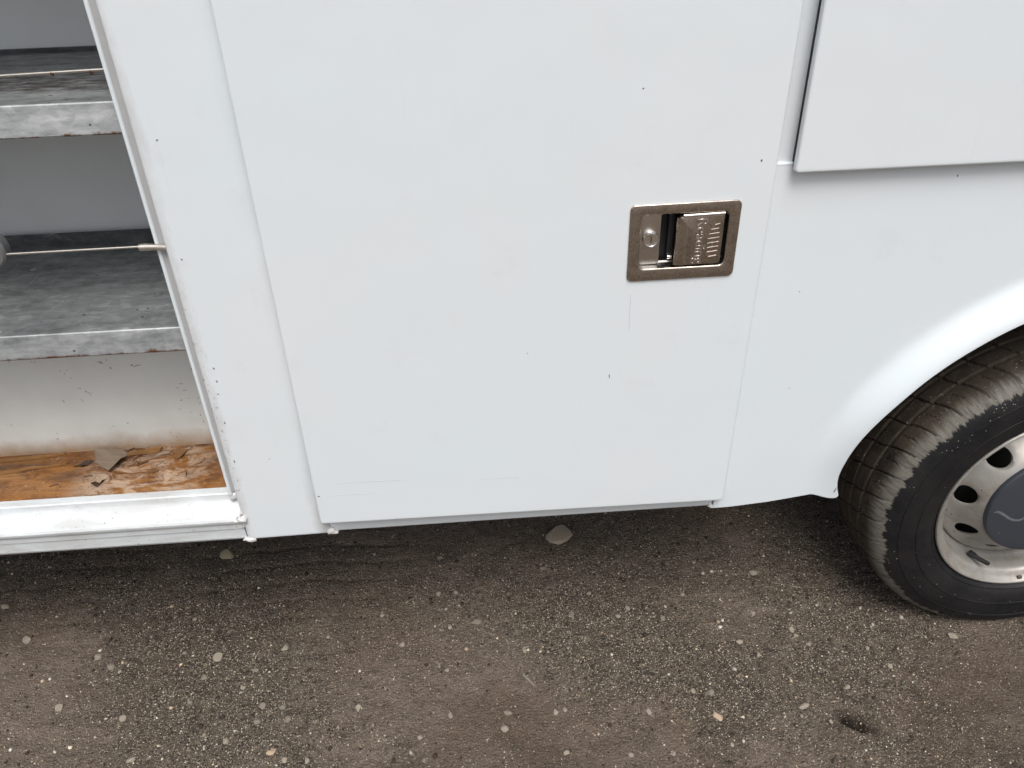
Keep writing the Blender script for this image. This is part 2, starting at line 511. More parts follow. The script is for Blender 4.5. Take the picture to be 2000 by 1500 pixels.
def panel(name, c, yb, yf, bev, rc, mat, parent=None, hole=None, n=5):
    """sheet-metal panel facing -y with a rolled edge; hole = (corners, radius)"""
    at = lambda inset, y: [(x, y, z) for x, z in rquad(c, rc, inset, n)]
    rg = [at(0, yb), at(0, yf + bev)]
    for k in (1, 2, 3, 4):
        a = k / 4 * math.pi / 2
        rg.append(at(bev * (1 - math.cos(a)), yf + bev * (1 - math.sin(a))))
    rg.append(at(bev + .003, yf))
    if hole:
        hp = rquad(hole[0], hole[1], 0, n)
        rg.append([(x, yf, z) for x, z in hp])
        rg.append([(x, yf + .006, z) for x, z in hp])
        return rings_obj(name, rg, mat, parent, cap_last=False)
    return rings_obj(name, rg, mat, parent)

def tube(name, pts, r, mat, parent=None, seg=14, smooth=40, origin=None):
    rings = []
    pts = [Vector(p) for p in pts]
    rs = r if isinstance(r, (list, tuple)) else [r] * len(pts)
    d0 = (pts[1] - pts[0]).normalized()
    ref = Vector((0, 0, 1)) if abs(d0.z) < .9 else Vector((1, 0, 0))
    for i, p in enumerate(pts):
        d = (pts[min(i + 1, len(pts) - 1)] - pts[max(i - 1, 0)]).normalized()
        a = d.cross(ref).normalized(); b = a.cross(d)
        rings.append([tuple(p + (a * math.cos(2 * math.pi * k / seg) + b * math.sin(2 * math.pi * k / seg)) * rs[i]) for k in range(seg)])
    return rings_obj(name, rings, mat, parent, cap_first=True, smooth=smooth, origin=origin)

def extrude_x(name, prof, x0, x1, mat, parent=None, smooth=35, closed=True):
    """profile of (y,z) swept along x"""
    n = len(prof)
    v = [(x0, y, z) for y, z in prof] + [(x1, y, z) for y, z in prof]
    f = []
    for k in range(n if closed else n - 1):
        j = (k + 1) % n
        f.append((k, j, j + n, k + n))
    if closed:
        f += [tuple(range(n)), tuple(range(n, 2 * n))]
    return mesh_obj(name, v, f, mat, parent, smooth)

def lathe(name, prof, cx, cz, mat, parent=None, seg=128, smooth=35, cap=False):
    """profile of (r,y) about an axis along y through (cx,cz)"""
    v, f = [], []
    n = len(prof)
    for k in range(seg):
        a = 2 * math.pi * k / seg
        for r, y in prof:
            v.append((r * math.cos(a), y, r * math.sin(a)))
    for k in range(seg):
        k2 = (k + 1) % seg
        for i in range(n - 1):
            f.append((k * n + i, k * n + i + 1, k2 * n + i + 1, k2 * n + i))
    if cap:
        f.append(tuple(k * n + n - 1 for k in range(seg)))
    o = mesh_obj(name, v, f, mat, parent, smooth)
    o.location = (cx, 0, cz)
    return o

# ------------------------------------------------------------------ the ground
def hash2(ix, iy, s):
    h = np.sin(ix * 127.1 + iy * 311.7 + s * 74.7) * 43758.5453
    return h - np.floor(h)
def vnoise(x, y, s=0.0):
    ix, iy = np.floor(x), np.floor(y)
    fx, fy = x - ix, y - iy
    fx = fx * fx * (3 - 2 * fx); fy = fy * fy * (3 - 2 * fy)
    return (hash2(ix, iy, s) * (1 - fx) + hash2(ix + 1, iy, s) * fx) * (1 - fy) + (hash2(ix, iy + 1, s) * (1 - fx) + hash2(ix + 1, iy + 1, s) * fx) * fy
def fbm(x, y, s=0.0, oct=4):
    a, t_, w = 0, .5, 0
    for k in range(oct):
        a = a + t_ * vnoise(x * 2 ** k, y * 2 ** k, s + k); w += t_; t_ *= .5
    return a / w
PIT = (0.711, -0.172)
def gh(x, y):
    x, y = np.asarray(x, float), np.asarray(y, float)
    near = np.exp(-((x / 6) ** 2 + (y / 6) ** 2))
    z = (fbm(x * 3.1 + 5, y * 3.1, 1) - .5) * .016 + (fbm(x * 22, y * 22, 2, 3) - .5) * .0100 * near
    z = z + (fbm(x * 85, y * 85, 9, 2) - .5) * .0048 * near
    # low scraped ridges running along the van
    u = y + .012 * np.sin(x * 4.0) + (vnoise(x * 7, y * 3, 4) - .5) * .03
    m = np.clip((fbm(x * 2.3, y * 2.3, 6) - .45) * 5, 0, 1) * np.clip((y - .02) * 6, 0, 1)
    z = z + m * .010 * (np.abs(((u * 17) % 1) - .5) * 2) ** 6 * -1
    # kicked-out pit
    dx, dy = (x - PIT[0]), (y - PIT[1])
    a = dx * .84 - dy * .54; b = dx * .54 + dy * .84
    d = (a / .034) ** 2 + (b / .015) ** 2
    z = z - .034 * np.exp(-d) + .006 * np.exp(-((a + .01) / .05) ** 2 - ((b - .032) / .02) ** 2)
    # tyre rests level
    w = np.exp(-((x - 1.13) / .16) ** 4 - ((y - .15) / .17) ** 4)
    return z * (1 - w)
GRIT = [(.754, .009, .26, 1.1), (.412, -.039, .20, .8), (.232, .219, .22, .5), (-.55, -.053, .26, .6), (-.77, .16, .25, .55), (.262, .04, .18, .75), (.154, .077, .14, .6), (-.1, .1, .2, .35),
        (.027, -.103, .16, -.9), (-.999, .112, .14, -.8), (.538, .085, .14, -.8), (1.0, -.10, .16, -.9), (-.307, .147, .16, -.2), (-.9, -.08, .16, -.4), (.30, -.16, .14, -.6), (.6, -.2, .16, -.3)]
def gritf(x, y):
    g = .36 + (fbm(x * 4, y * 4, 3) - .5) * 1.1
    for cx, cy, r, a in GRIT:
        g = g + a * np.exp(-(((x - cx) / r) ** 2 + ((y - cy) / r) ** 2))
    return np.clip(g * .75 + .05, 0, 1)
def axis(lo, hi, step, far):
    a = list(np.arange(lo, hi + step / 2, step))
    s, p, n = step, a[-1], a[0]
    while p < far:
        s *= 1.35; p += s; n -= s
        a.append(p); a.insert(0, n)
    return np.array(a)
gx, gy = axis(-1.6, 1.6, .0052, 400), axis(-.6, 1.1, .0052, 400)
X, Y = np.meshgrid(gx, gy)
Z = gh(X, Y)
nx, ny = len(gx), len(gy)
me = bpy.data.meshes.new("ground")
me.vertices.add(nx * ny)
me.vertices.foreach_set("co", np.stack([X, Y, Z], -1).astype(np.float32).ravel())
i = np.arange((nx - 1) * (ny - 1)); r_, c_ = i // (nx - 1), i % (nx - 1)
q = r_ * nx + c_
quads = np.stack([q, q + 1, q + 1 + nx, q + nx], -1).astype(np.int32)
me.loops.add(quads.size); me.polygons.add(len(quads))
me.loops.foreach_set("vertex_index", quads.ravel())
me.polygons.foreach_set("loop_start", (np.arange(len(quads)) * 4).astype(np.int32))
me.update(calc_edges=True)
at_ = me.attributes.new("grit", 'FLOAT', 'POINT')
at_.data.foreach_set("value", gritf(X, Y).astype(np.float32).ravel())
at_ = me.attributes.new("pit", 'FLOAT', 'POINT')
pa_ = (X - PIT[0]) * .84 - (Y - PIT[1]) * .54; pb_ = (X - PIT[0]) * .54 + (Y - PIT[1]) * .84
at_.data.foreach_set("value", np.clip(1.5 * np.exp(-(pa_ / .032) ** 2 - (pb_ / .014) ** 2) * (.5 + fbm(X * 60, Y * 60, 5, 2)), 0, 1).astype(np.float32).ravel())
me.shade_smooth()
me.materials.append(M['dirt'])
ground = link(bpy.data.objects.new("ground", me))
tag(ground, 'brown compacted sandy dirt ground', 'ground', kind='structure')

# ------------------------------------------------------------------ the van
van = link(bpy.data.objects.new("service_van", None))
tag(van, 'white enclosed service body van with an open side compartment and steel wheel', 'van')
P, PG = M['paint'], M['paint_grimy']
XE = -0.434                    # edge of the open compartment
XW, ZW = 1.1265, 0.3405        # rear wheel centre
ZT = 2.05                      # top of the side

# post between open compartment and closed door
panel('door_post', [(XE, .4385), (-.283, .4405), (-.283, ZT), (XE + .006, ZT)], .045, 0.0, .004, .0015, M['paint_post'], van)
box('door_land', XE - .0115, XE + .02, .016, .022, .545, ZT, M['flange_shade'], van)
tube('edge_bead', [(XE - .0135, .017, z) for z in (.535, .9, 1.4, ZT)], .0032, P, van, 10)
# rocker strip below the closed door
extrude_x('rocker', [(.004, .52), (.004, .4465), (.0065, .4415), (.011, .440), (.055, .440), (.055, .52)], -.2845, .4185, P, van)
# door frame jambs and the closed compartment behind
box('door_frame', -.283, -.268, .003, .045, .50, ZT, P, van)

# fender with flared wheel arch ----------------------------------------------
ang = [117, 122.7, 128.8, 135.3, 141.4, 146.2, 150.9, 156.2, 160.8, 164.5]
rad = [.5385, .539, .5387, .5395, .5365, .5355, .532, .523, .512, .5035]
ARC_A = np.linspace(90, 180, 361)
ARC_R = np.interp(ARC_A, [90] + ang + [180], [.5375] + rad + [.470])
for _ in range(2):
    ARC_R = np.convolve(np.pad(ARC_R, 16, mode='edge'), np.ones(33) / 33, 'valid')
def arch_r(a):
    a = a if a >= 90 else 180 - a
    return float(np.interp(a, ARC_A, ARC_R))
def pol(r, a): return (XW + r * math.cos(R(a)), ZW + r * math.sin(R(a)))
left_low = [(.4195, .4395), (.455, .4405), (.521, .4462), (.560, .4517), (.592, .4568), (.598, .4580), (.604, .4580), (.612, .4555), (.624, .4505), (.636, .4463), (.646, .4448), (.652, .4458), (.6545, .450)]
B = []
for a, b in zip(left_low[:-1], left_low[1:]):
    for k in range(4):
        B.append((a[0] + (b[0] - a[0]) * k / 4, a[1] + (b[1] - a[1]) * k / 4))
p0 = left_low[-1]
a0 = math.degrees(math.atan2(p0[1] - ZW, p0[0] - XW))
kick = math.hypot(p0[0] - XW, p0[1] - ZW) - arch_r(a0)
for k in range(121):
    a = a0 - (a0 - 90) * k / 120
    rr = arch_r(a)
    if a > 160: rr += kick * ((a - 160) / (a0 - 160)) ** 2
    B.append(pol(rr, a))
nb = len(B)
B = B + [(2 * XW - x, z) for x, z in B[:-1][::-1]]
x0, x1, z0, z1 = .4195, 2 * XW - .4195, .4395, 1.085
nl = len(left_low) * 4
O = []
nbot = 4 * (len(left_low) - 1)
for k in range(nb):
    if k < nbot:
        O.append((x0, z0 + (.62 - z0) * (k / nbot) ** .8))
    else:
        a = a0 - (a0 - 90) * (k - nbot) / 120
        if a > 150:
            O.append((x0, .62 + (.7482 - .62) * (a0 - a) / (a0 - 150)))
        else:
            zr = ZW + (XW - x0) * math.tan(R(180 - a)) if a > 91 else 9
            O.append((x0, zr) if zr <= z1 else (XW - (z1 - ZW) / math.tan(R(180 - a)) if a > 90.01 else XW, z1))
O = O + [(2 * XW - x, z) for x, z in O[:-1][::-1]]
NTT = 36
v, f = [], []
FL, FW = .026, .066
def flare(x, z):
    a = math.degrees(math.atan2(z - ZW, x - XW))
    aa = a if a > 90 else 180 - a
    d = math.hypot(x - XW, z - ZW) - arch_r(a)
    fade = min(1, max(0, (171 - aa) / 32)); fade = fade * fade * (3 - 2 * fade)
    k = min(1, max(0, d / FW))
    s = 1 - (1 - (1 - k) ** 2.0 * (1 + 2 * k))        # ease
    return -FL * s * fade
for k in range(len(B)):
    b, o_ = B[k], O[k]
    for j in range(NTT + 1):
        u = (j / NTT) ** 2.0
        x, z = b[0] + (o_[0] - b[0]) * u, b[1] + (o_[1] - b[1]) * u
        v.append((x, flare(x, z), z))
n1 = NTT + 1
for k in range(len(B) - 1):
    for j in range(NTT):
        f.append((k * n1 + j, k * n1 + j + 1, (k + 1) * n1 + j + 1, (k + 1) * n1 + j))
# rolled inner edge
base = len(v)
for k in range(len(B)):
    x, y, z = v[k * n1]
    dx, dz = x - XW, z - ZW
    arch = k >= nl - 4 and k < len(B) - nl + 4
    if arch:
        l = math.hypot(dx, dz); dx, dz = -dx / l, -dz / l
    else:
        dx, dz = 0, -1
    for (ro, yo) in ((.0015, .0012), (.002, .004), (.000, .008), (.0, .045)):
        v.append((x + dx * ro, y + yo, z + dz * ro))
for k in range(len(B) - 1):
    a, b = k * n1, (k + 1) * n1
    c_, d_ = base + k * 4, base + (k + 1) * 4
    f.append((a, b, d_, c_))
    for j in range(3):
        f.append((c_ + j, d_ + j, d_ + j + 1, c_ + j + 1))
# rolled top edge (a bead just proud of the panel above)
fender = mesh_obj('fender', v, f, P, van, 50, merge=.00005)
tube('fender_top_bead', [(x0 + .003, .003, z1), (.47, .003, z1), (x1, .003, z1)], .0034, P, van, 10)
# recessed upper strip
box('upper_side_strip', .4195, x1, .006, .040, z1, ZT, P, van)

# closed compartment door ------------------------------------------------------
door = panel('compartment_door', [(-.2945, .4805), (.4305, .4730), (.4345, 1.98), (-.2885, 1.98)], .001, -.018, .0032, .006, P, van,
             hole=([(.240, .938), (.376, .938), (.376, 1.034), (.240, 1.034)], .006))
box('folded_hem', -.286, .424, -.0015, .0015, .487, .52, M['chip'], door)
# upper right door on a black seal
d2 = panel('upper_door', [(.4585, 1.0775), (1.62, 1.0775), (1.62, 1.98), (.4585, 1.98)], -.009, -.0185, .0035, .006, P, van)
box('door_seal', .4615, 1.617, -.0088, .0055, 1.0815, 1.977, M['black'], d2)

# handle -------------------------------------------------------------------------
S, SC = M['steel'], M['steel_clean']
PC = [(.2284, .9252), (.3884, .9262), (.3884, 1.0447), (.2284, 1.0437)]
CC = [(.2452, .9448), (.3722, .9448), (.3722, 1.0285), (.2452, 1.0285)]
at = lambda q_, r, ins, y: [(x, y, z) for x, z in rquad(q_, r, ins, 6)]
rg = [at(PC, .0085, 0, -.0181), at(PC, .0085, 0, -.0200), at(PC, .0085, .0005, -.0207), at(PC, .0085, .0013, -.0210),
      at(CC, .0085, -.0022, -.0210), at(CC, .0085, -.0012, -.0207), at(CC, .0085, -.0003, -.0198), at(CC, .0085, 0, -.0180)]
rings_obj('handle_plate', rg, S, door, cap_last=False)
rg = [at(CC, .0085, -.0004, -.0185), at(CC, .0085, .0002, -.008), at(CC, .0085, .0015, -.0035), at(CC, .0085, .004, -.002)]
rings_obj('recess_wall', rg, SC, door, cap_last=False)
# left tray carries the lock; the slot beside it is deep
TR = [(.2462, .9460), (.2775, .9460), (.2775, 1.0278), (.2462, 1.0278)]
rg = [at(TR, .006, 0, -.002), at(TR, .006, 0, -.0075), at(TR, .006, .0008, -.0083), at(TR, .006, .002, -.0085)]
rings_obj('lock_tray', rg, SC, door)
box('slot_back', .277, .372, .006, .008, .946, 1.028, M['slot'], door)
box('slot_post', .2895, .2975, -.004, .006, .951, 1.024, M['slot'], door)
tube('latch_pin', [(.290, -.006, .9560), (.297, -.006, .9560)], .0035, M['lock'], door, 12)
# lock cylinder
lk = lathe('lock_cylinder', [(.0118, -.0075), (.0118, -.0175), (.0112, -.0190), (.0098, -.0194), (.0094, -.0190), (.0090, -.0188), (.0, -.0187)], .2615, .9895, M['lock'], door, 40, 30)
box('keyway', -.0006, .0006, -.0191, -.0186, -.0052, .0052, M['slot'], lk).location = (0, 0, 0)
lk_k = [o for o in lk.children][0]
# keep three levels only: the keyway belongs to the door like the lock does
lk_k.parent = door; lk_k.location = (.2615, 0, .9895)
# paddle: a plate standing in the recess, left edge curled inwards
PD = [(.3005, .9470), (.3660, .9482), (.3660, 1.0255), (.3005, 1.0235)]
rg = [at(PD, .003, .0015, -.0125), at(PD, .003, 0, -.0160), at(PD, .003, 0, -.0195), at(PD, .003, .0007, -.0208), at(PD, .003, .002, -.0214)]
rings_obj('paddle', rg, S, door, cap_first=True)
tube('paddle_top_edge', [(.306, -.0185, 1.0238), (.3655, -.0185, 1.0250)], .0032, SC, door, 12)
tube('paddle_curl', [(.3010, -.0175, .9485), (.3010, -.0175, 1.0215)], .0040, S, door, 12)
# stamped frame on the paddle
rg_o = [(.3105, .9500), (.3640, .9505), (.3640, 1.0215), (.3105, 1.0205)]
for nm, a, b in (('stamped_frame', (.3105, .9515), (.3105, 1.0195)), ('stamped_frame', (.3130, .9515), (.3130, 1.0195))):
    tube(nm, [(a[0], -.0215, a[1]), (b[0], -.0215, b[1])], .00045, SC, door, 6)

def text_mesh(name, body, size, thick, mat, parent, mat4, bold=0.0):
    cu = bpy.data.curves.new(name, 'FONT')
    cu.body = body; cu.size = size; cu.extrude = thick; cu.offset = bold
    cu.bevel_depth = thick * .5; cu.bevel_resolution = 1
    cu.resolution_u = 3
    cu.align_x = 'CENTER'
    tmp = bpy.data.objects.new(name, cu)
    col.objects.link(tmp)
    dg = bpy.context.evaluated_depsgraph_get()
    me = bpy.data.meshes.new_from_object(tmp.evaluated_get(dg))
    bpy.data.objects.remove(tmp)
    me.transform(mat4)
    me.materials.clear(); me.materials.append(mat)
    o = bpy.data.objects.new(name, me)
    return link(o, parent)
# lettering runs downwards: text x -> -z, text y -> +x, text normal -> -y
mt = Matrix(((0, 1, 0, .3265), (0, 0, -1, -.0216), (-1, 0, 0, .9850), (0, 0, 0, 1)))
text_mesh('stamped_lettering', 'Reading', .0225, .0006, SC, door, mt)
# stepped bars above the lettering
for k, (z, xa, xb) in enumerate([(1.0105, .3525, .3595), (1.0035, .3475, .3590), (.9965, .3450, .3600), (.9895, .3440, .3605), (.9825, .3440, .3605), (.9755, .3440, .3605), (.9685, .3450, .3600), (.9610, .3475, .3590)]):
    tube('stamped_bar', [(xa, -.0215, z - .0012), (xb, -.0215, z + .0006)], .00065, S, door, 6)
tube('stamped_bar', [(.3465, -.0215, 1.004), (.3440, -.0215, .962)], .00055, SC, door, 6)

# sill of the open compartment ---------------------------------------------------
XL = -1.06
prof = [(.050, .508), (.050, .5235), (.0465, .5265), (.031, .5268), (.0285, .5250), (.0280, .5170), (.0255, .5120), (.006, .4965), (.002, .4955),
        (-.0025, .4930), (-.0045, .4890), (-.0042, .4840), (-.0018, .4795), (.0002, .4775), (.0005, .4670), (.0028, .4655), (.0030, .4425), (.0055, .4375), (.012, .4355), (.060, .4355), (.060, .508)]
extrude_x('sill', prof, XL, XE - .0015, M['paint_sill'], van, 25)
# weld beads
def bead(x, y, z, r, sx=1, sz=1, seed=0):
    bm = bmesh.new()
    bmesh.ops.create_icosphere(bm, subdivisions=3, radius=1)
    rn = np.random.default_rng(seed)
    off = rn.random(3) * 40
    for vv_ in bm.verts:
        c = vv_.co
        d = 1 + .5 * (float(vnoise(np.array(c.x * 2.4 + off[0]), np.array(c.z * 2.4 + c.y * 2.1 + off[1]), seed)) - .4)
        vv_.co = Vector((x + c.x * r * d * sx, y + c.y * r * d * .7, z + c.z * r * d * sz))
    me = bpy.data.meshes.new('weld_bead'); bm.to_mesh(me); bm.free()
    me.shade_smooth(); me.materials.append(M['weld'])
    return link(bpy.data.objects.new('weld_bead', me), van)
for k, (x, y, z, r, sx, sz) in enumerate([(XE - .009, .022, .527, .0085, 1.3, .9), (XE - .016, .024, .519, .005, .7, 1.5), (XE - .0045, .024, .5165, .005, .7, 1.4),
        (XE + .0005, -.002, .4905, .0075, 1.2, .9), (XE + .001, .000, .501, .004, .7, 1.6), (XE - .008, -.003, .489, .005, 1.6, .6), (XE - .013, .001, .476, .0032, .5, 1.9), (XE - .001, .001, .474, .004, .6, 1.9),
        (XE + .004, .002, .4385, .0075, 1.5, .7), (-.2835, .002, .4460, .0075, 1.1, .9), (-.279, .003, .4415, .0065, 1.3, .7), (.4190, .004, .4425, .0060, 1.3, .7), (.4150, .004, .446, .0045, .8, 1.2)]):
    bead(x, y, z, r, sx, sz, k + 3)

# compartment shell -------------------------------------------------------------
IN, IL = M['inner'], M['inner_low']
box('compartment_back_wall', XL, -.40, .430, .438, .86, ZT - .02, IN, van)
box('compartment_lower_wall', XL, -.40, .212, .220, .497, .845, IL, van)
box('compartment_side_wall', -.405, -.399, .046, .438, .497, ZT - .02, IN, van)
box('compartment_side_wall', XL - .006, XL, .046, .438, .497, ZT - .02, IN, van)
box('compartment_roof', XL, -.405, .046, .430, ZT - .026, ZT - .02, IN, van)
fl = mesh_obj('compartment_floor', [(XL, .046, .5035), (-.405, .046, .5035), (-.405, .214, .5035), (XL, .214, .5035), (XL, .046, .4995), (-.405, .046, .4995), (-.405, .214, .4995), (XL, .214, .4995)],
              [(0, 1, 2, 3), (4, 5, 6, 7), (0, 1, 5, 4), (1, 2, 6, 5), (2, 3, 7, 6), (3, 0, 4, 7)], M['rust_floor'], van)
def shelf(zt, ylip, yb, lip_h, lipmat, topmat, flange_h, fmat):
    s = box('shelf', XL + .002, -.406, ylip + .0015, yb, zt - .0025, zt, topmat, van)
    extrude_x('shelf_lip', [(ylip + .003, zt - .001), (ylip + .0028, zt + .0012), (ylip + .0015, zt + .0016), (ylip, zt), (ylip, zt - lip_h + .002), (ylip + .0012, zt - lip_h), (ylip + .012, zt - lip_h), (ylip + .012, zt - lip_h + .0018), (ylip + .003, zt - lip_h + .0022)],
              XL + .002, -.406, lipmat, s, 30)
    extrude_x('shelf_flange', [(yb - .0025, zt), (yb - .004, zt + flange_h - .001), (yb - .001, zt + flange_h), (yb + .001, zt + flange_h - .001), (yb + .001, zt)], XL + .002, -.406, fmat, s, 30)
    return s
shelf(1.1995, .045, .424, .042, M['galv_lip_u'], M['galv_rusty'], .008, M['galv_flange'])
shelf(1.5450, .045, .424, .042, M['galv_lip_u'], M['galv_rusty'], .008, M['galv_flange'])  # unseen top shelf, added to shade the back wall below
shelf(.8555, .045, .412, .042, M['galv_lip_l'], M['galv_top'], .024, M['galv_flange'])
# divider bars
b1 = tube('divider_bar', [(XL, .052, 1.232), (-.75, .052, 1.2345), (-.44, .052, 1.2405)], .0020, M['rod'], van, 10)
for x in (-.532, -.482):
    bb = bmesh.new(); bmesh.ops.create_icosphere(bb, subdivisions=2, radius=.0030)
    for q_ in bb.verts: q_.co = Vector((q_.co.x * random.uniform(.7, 1.2) + x, q_.co.y + .052, q_.co.z * random.uniform(.7, 1.3) + 1.2375))
    me = bpy.data.meshes.new('rust_lump'); bb.to_mesh(me); bb.free()
    me.materials.append(simple('rust_lump', (0.08, 0.03, 0.015), .9, 0, .3, 200)); link(bpy.data.objects.new('rust_lump', me), b1)
b2 = tube('divider_bar', [(XL, .014, 1.0045), (-.690, .014, 1.0060), (-.468, .014, 1.0070)], .0017, M['rod'], van, 10)
tube('bar_sleeve', [(-.4715, .012, 1.0065), (-.462, .012, 1.0068), (-.452, .011, 1.0066), (-.440, .010, 1.0062), (-.431, .008, 1.006)], [.0050, .0052, .0046, .0047, .0042], M['tube'], b2, 16)
br = lathe('bar_bracket', [(.0, .030), (.030, .030), (.033, .027), (.033, .012), (.030, .009), (.0, .008)], -.6900, 1.014, M['bracket'], van, 48, 30)

# remaining shell of the body ----------------------------------------------------
box('side_panel', -2.3, XL - .007, 0, .04, .4385, ZT, P, van)
box('body_roof', -2.3, 1.95, .0, 2.0, ZT + .0005, ZT + .03, P, van, .008)
box('far_side', -2.3, 1.95, 1.96, 2.0, .44, ZT, P, van)
box('rear_panel', x1 + .002, 1.95, .041, 1.958, .44, ZT, P, van)
box('front_panel', -2.34, -2.301, .0, 2.0, .44, ZT, P, van)
box('side_panel', x1 + .002, 1.95, 0, .04, .4385, ZT, P, van)
box('underbody', -2.28, .55, .062, 1.95, .47, .492, M['dark'], van)
box('underbody', .551, 1.80, .60, 1.95, .47, .492, M['dark'], van)
box('compartment_partition', -.398, .60, .44, .445, .50, 2.0, M['dark'], van)
# wheel housing
v, f = [], []
NW = 40
for k in range(NW + 1):
    a = math.pi * (1 - k / NW)
    v += [(XW + .575 * math.cos(a), .044, max(.46, ZW + .575 * math.sin(a))), (XW + .575 * math.cos(a), .60, max(.46, ZW + .575 * math.sin(a)))]
for k in range(NW):
    f.append((2 * k, 2 * k + 1, 2 * k + 3, 2 * k + 2))
f.append(tuple(2 * k + 1 for k in range(NW + 1)))
mesh_obj('wheel_housing', v, f, M['dark'], van, 40)
tube('axle', [(XW, .16, ZW), (XW, 1.9, ZW)], .06, M['dark'], van, 20)

# wheel ----------------------------------------------------------------------------
wheel = link(bpy.data.objects.new('wheel', None), van)
wheel.location = (XW, 0, ZW)
# tyre
prof = [(.205, .075), (.214, .066), (.2215, .0555), (.2265, .0475), (.233, .0420), (.2335, .0405), (.2365, .0405), (.237, .0400), (.250, .0355), (.262, .0325), (.268, .0312), (.2685, .0298), (.2715, .0297), (.272, .0308),
        (.285, .0302), (.295, .0307), (.304, .0320), (.3045, .0308), (.3065, .0311), (.307, .0325), (.318, .0355), (.327, .0395), (.335, .0450), (.3405, .0505), (.3445, .0560), (.3475, .0620), (.350, .0685), (.3515, .0740), (.3525, .0790)]
yy = .0790
while yy < .214:
    yy += .0028
    prof.append((.3530 + .0022 * (1 - ((yy - .146) / .07) ** 2), yy))
prof += [(.348, .226), (.340, .236), (.31, .252), (.26, .256), (.222, .235), (.205, .215)]
NS = 1100
PITCHN = 38
v, f = [], []
n = len(prof)
for k in range(NS):
    a = 2 * math.pi * k / NS
    ca, sa = math.cos(a), math.sin(a)
    for (r, y) in prof:
        d = 0
        if r > .338:
            # circumferential grooves
            for gy_ in (.106, .146, .186):
                if abs(y - gy_) < .0042: d = .0048
            # slanted lateral grooves
            sl_ = (.146 - y) * 1.3 / .35
            ph = (a + sl_ * .35 + .004 * math.sin(y * 90)) * PITCHN / (2 * math.pi)
            ph -= math.floor(ph)
            if .044 < y < .102 or .190 < y < .240:
                if ph < .06: d = max(d, .0042 * min(1, max(0, (y - .044) / .012)))
            elif y >= .102 and ph < .07:
                d = max(d, .0045)
            if .068 < y < .098 and .50 < ph < .535: d = max(d, .0025)
        rr = r - d
        x, z = rr * ca, rr * sa
        yo = y
        zf = -ZW + .0015
        if z < zf + .045 and y < .08:
            # side bulges where the tyre is squashed
            w = min(1, max(0, (zf + .075 - z) / .075))
            yo = y - .006 * w * math.exp(-((r - .315) / .035) ** 2)
        z = max(z, zf)
        v.append((x, yo, z))
for k in range(NS):
    k2 = (k + 1) % NS
    for i in range(n - 1):
        f.append((k * n + i, k * n + i + 1, k2 * n + i + 1, k2 * n + i))
mesh_obj('tyre', v, f, M['tyre'], wheel, 38)
# rim
lathe('rim', [(.212, .078), (.2165, .066), (.2205, .0570), (.2228, .0505), (.2232, .0465), (.2215, .0440), (.2188, .0437), (.2165, .0455), (.2150, .0490), (.2120, .0540), (.2075, .0570), (.2025, .0600), (.1990, .0640), (.1975, .0700), (.1960, .0900), (.1930, .1000), (.1880, .1060), (.1855, .1180), (.1845, .150), (.1845, .20)], 0, 0, M['silver'], wheel, 160)
# wheel disc with nine round hand holes
yd_r = [.108, .118, .126, .135, .143, .150, .158, .165, .172, .178, .1835, .1868]
yd_y = [.0540, .0520, .0560, .0650, .0745, .0825, .0910, .0965, .1000, .1025, .1060, .1150]
yd = lambda r: float(np.interp(r, yd_r, yd_y))
v, f = [], []
HR, RC = .0225, .1502
ri, ro = .122, .1785
for s in range(9):
    th0 = R(137.2 + 40 * s)
    m = 12
    out = []
    h_ = R(20)
    for k in range(m): out.append((ro, -h_ + 2 * h_ * k / m))
    for k in range(m): out.append((ro + (ri - ro) * k / m, h_))
    for k in range(m): out.append((ri, h_ - 2 * h_ * k / m))
    for k in range(m): out.append((ri + (ro - ri) * k / m, -h_))
    N_ = len(out)
    rings = []
    for u in (0, .35, .65, .85, 1.0):
        rg = []
        for (r, a) in out:
            X_, Y_ = r * math.cos(a) - RC, r * math.sin(a)
            l = math.hypot(X_, Y_)
            hx, hy = X_ / l * HR * .74, Y_ / l * HR
            px, py = X_ + (hx - X_) * u + RC, Y_ + (hy - Y_) * u
            rr, aa = math.hypot(px, py), math.atan2(py, px)
            roll_ = .0015 if u == 1.0 else 0
            rg.append((rr * math.cos(aa + th0), yd(rr) + roll_, rr * math.sin(aa + th0)))
        rings.append(rg)
    rings.append([(x, y + .006, z) for x, y, z in rings[-1]])
    b0 = len(v)
    for rg in rings: v += rg
    for i_ in range(len(rings) - 1):
        for k in range(N_):
            a, b = b0 + i_ * N_ + k, b0 + i_ * N_ + (k + 1) % N_
            f.append((a, b, b + N_, a + N_))
for (rs) in ([.108, .112, .116, .119, ri], [ro, .1810, .1835, .1855, .1868, .1868]):
    seg = 9 * 12
    b0 = len(v)
    for k in range(seg):
        a = R(137.2 - 20) + 2 * math.pi * k / seg
        for j, r in enumerate(rs):
            v.append((r * math.cos(a), yd(r) + (.02 if (j == 5) else 0), r * math.sin(a)))
    m_ = len(rs)
    for k in range(seg):
        k2 = (k + 1) % seg
        for j in range(m_ - 1):
            f.append((b0 + k * m_ + j, b0 + k * m_ + j + 1, b0 + k2 * m_ + j + 1, b0 + k2 * m_ + j))
mesh_obj('wheel_disc', v, f, M['silver'], wheel, 40, merge=.0002)
lathe('brake_drum', [(.184, .155), (.16, .150), (.0, .150)], 0, 0, M['dark'], wheel, 64)
capy = lambda r: .0445 - .0065 * (1 - (r / .121) ** 2)
cp = [(.1235, .0560), (.1235, .0505), (.1228, .0475), (.1210, .0450)] + [(r, capy(r)) for r in (.118, .11, .095, .08, .06, .04, .02, .0005)]
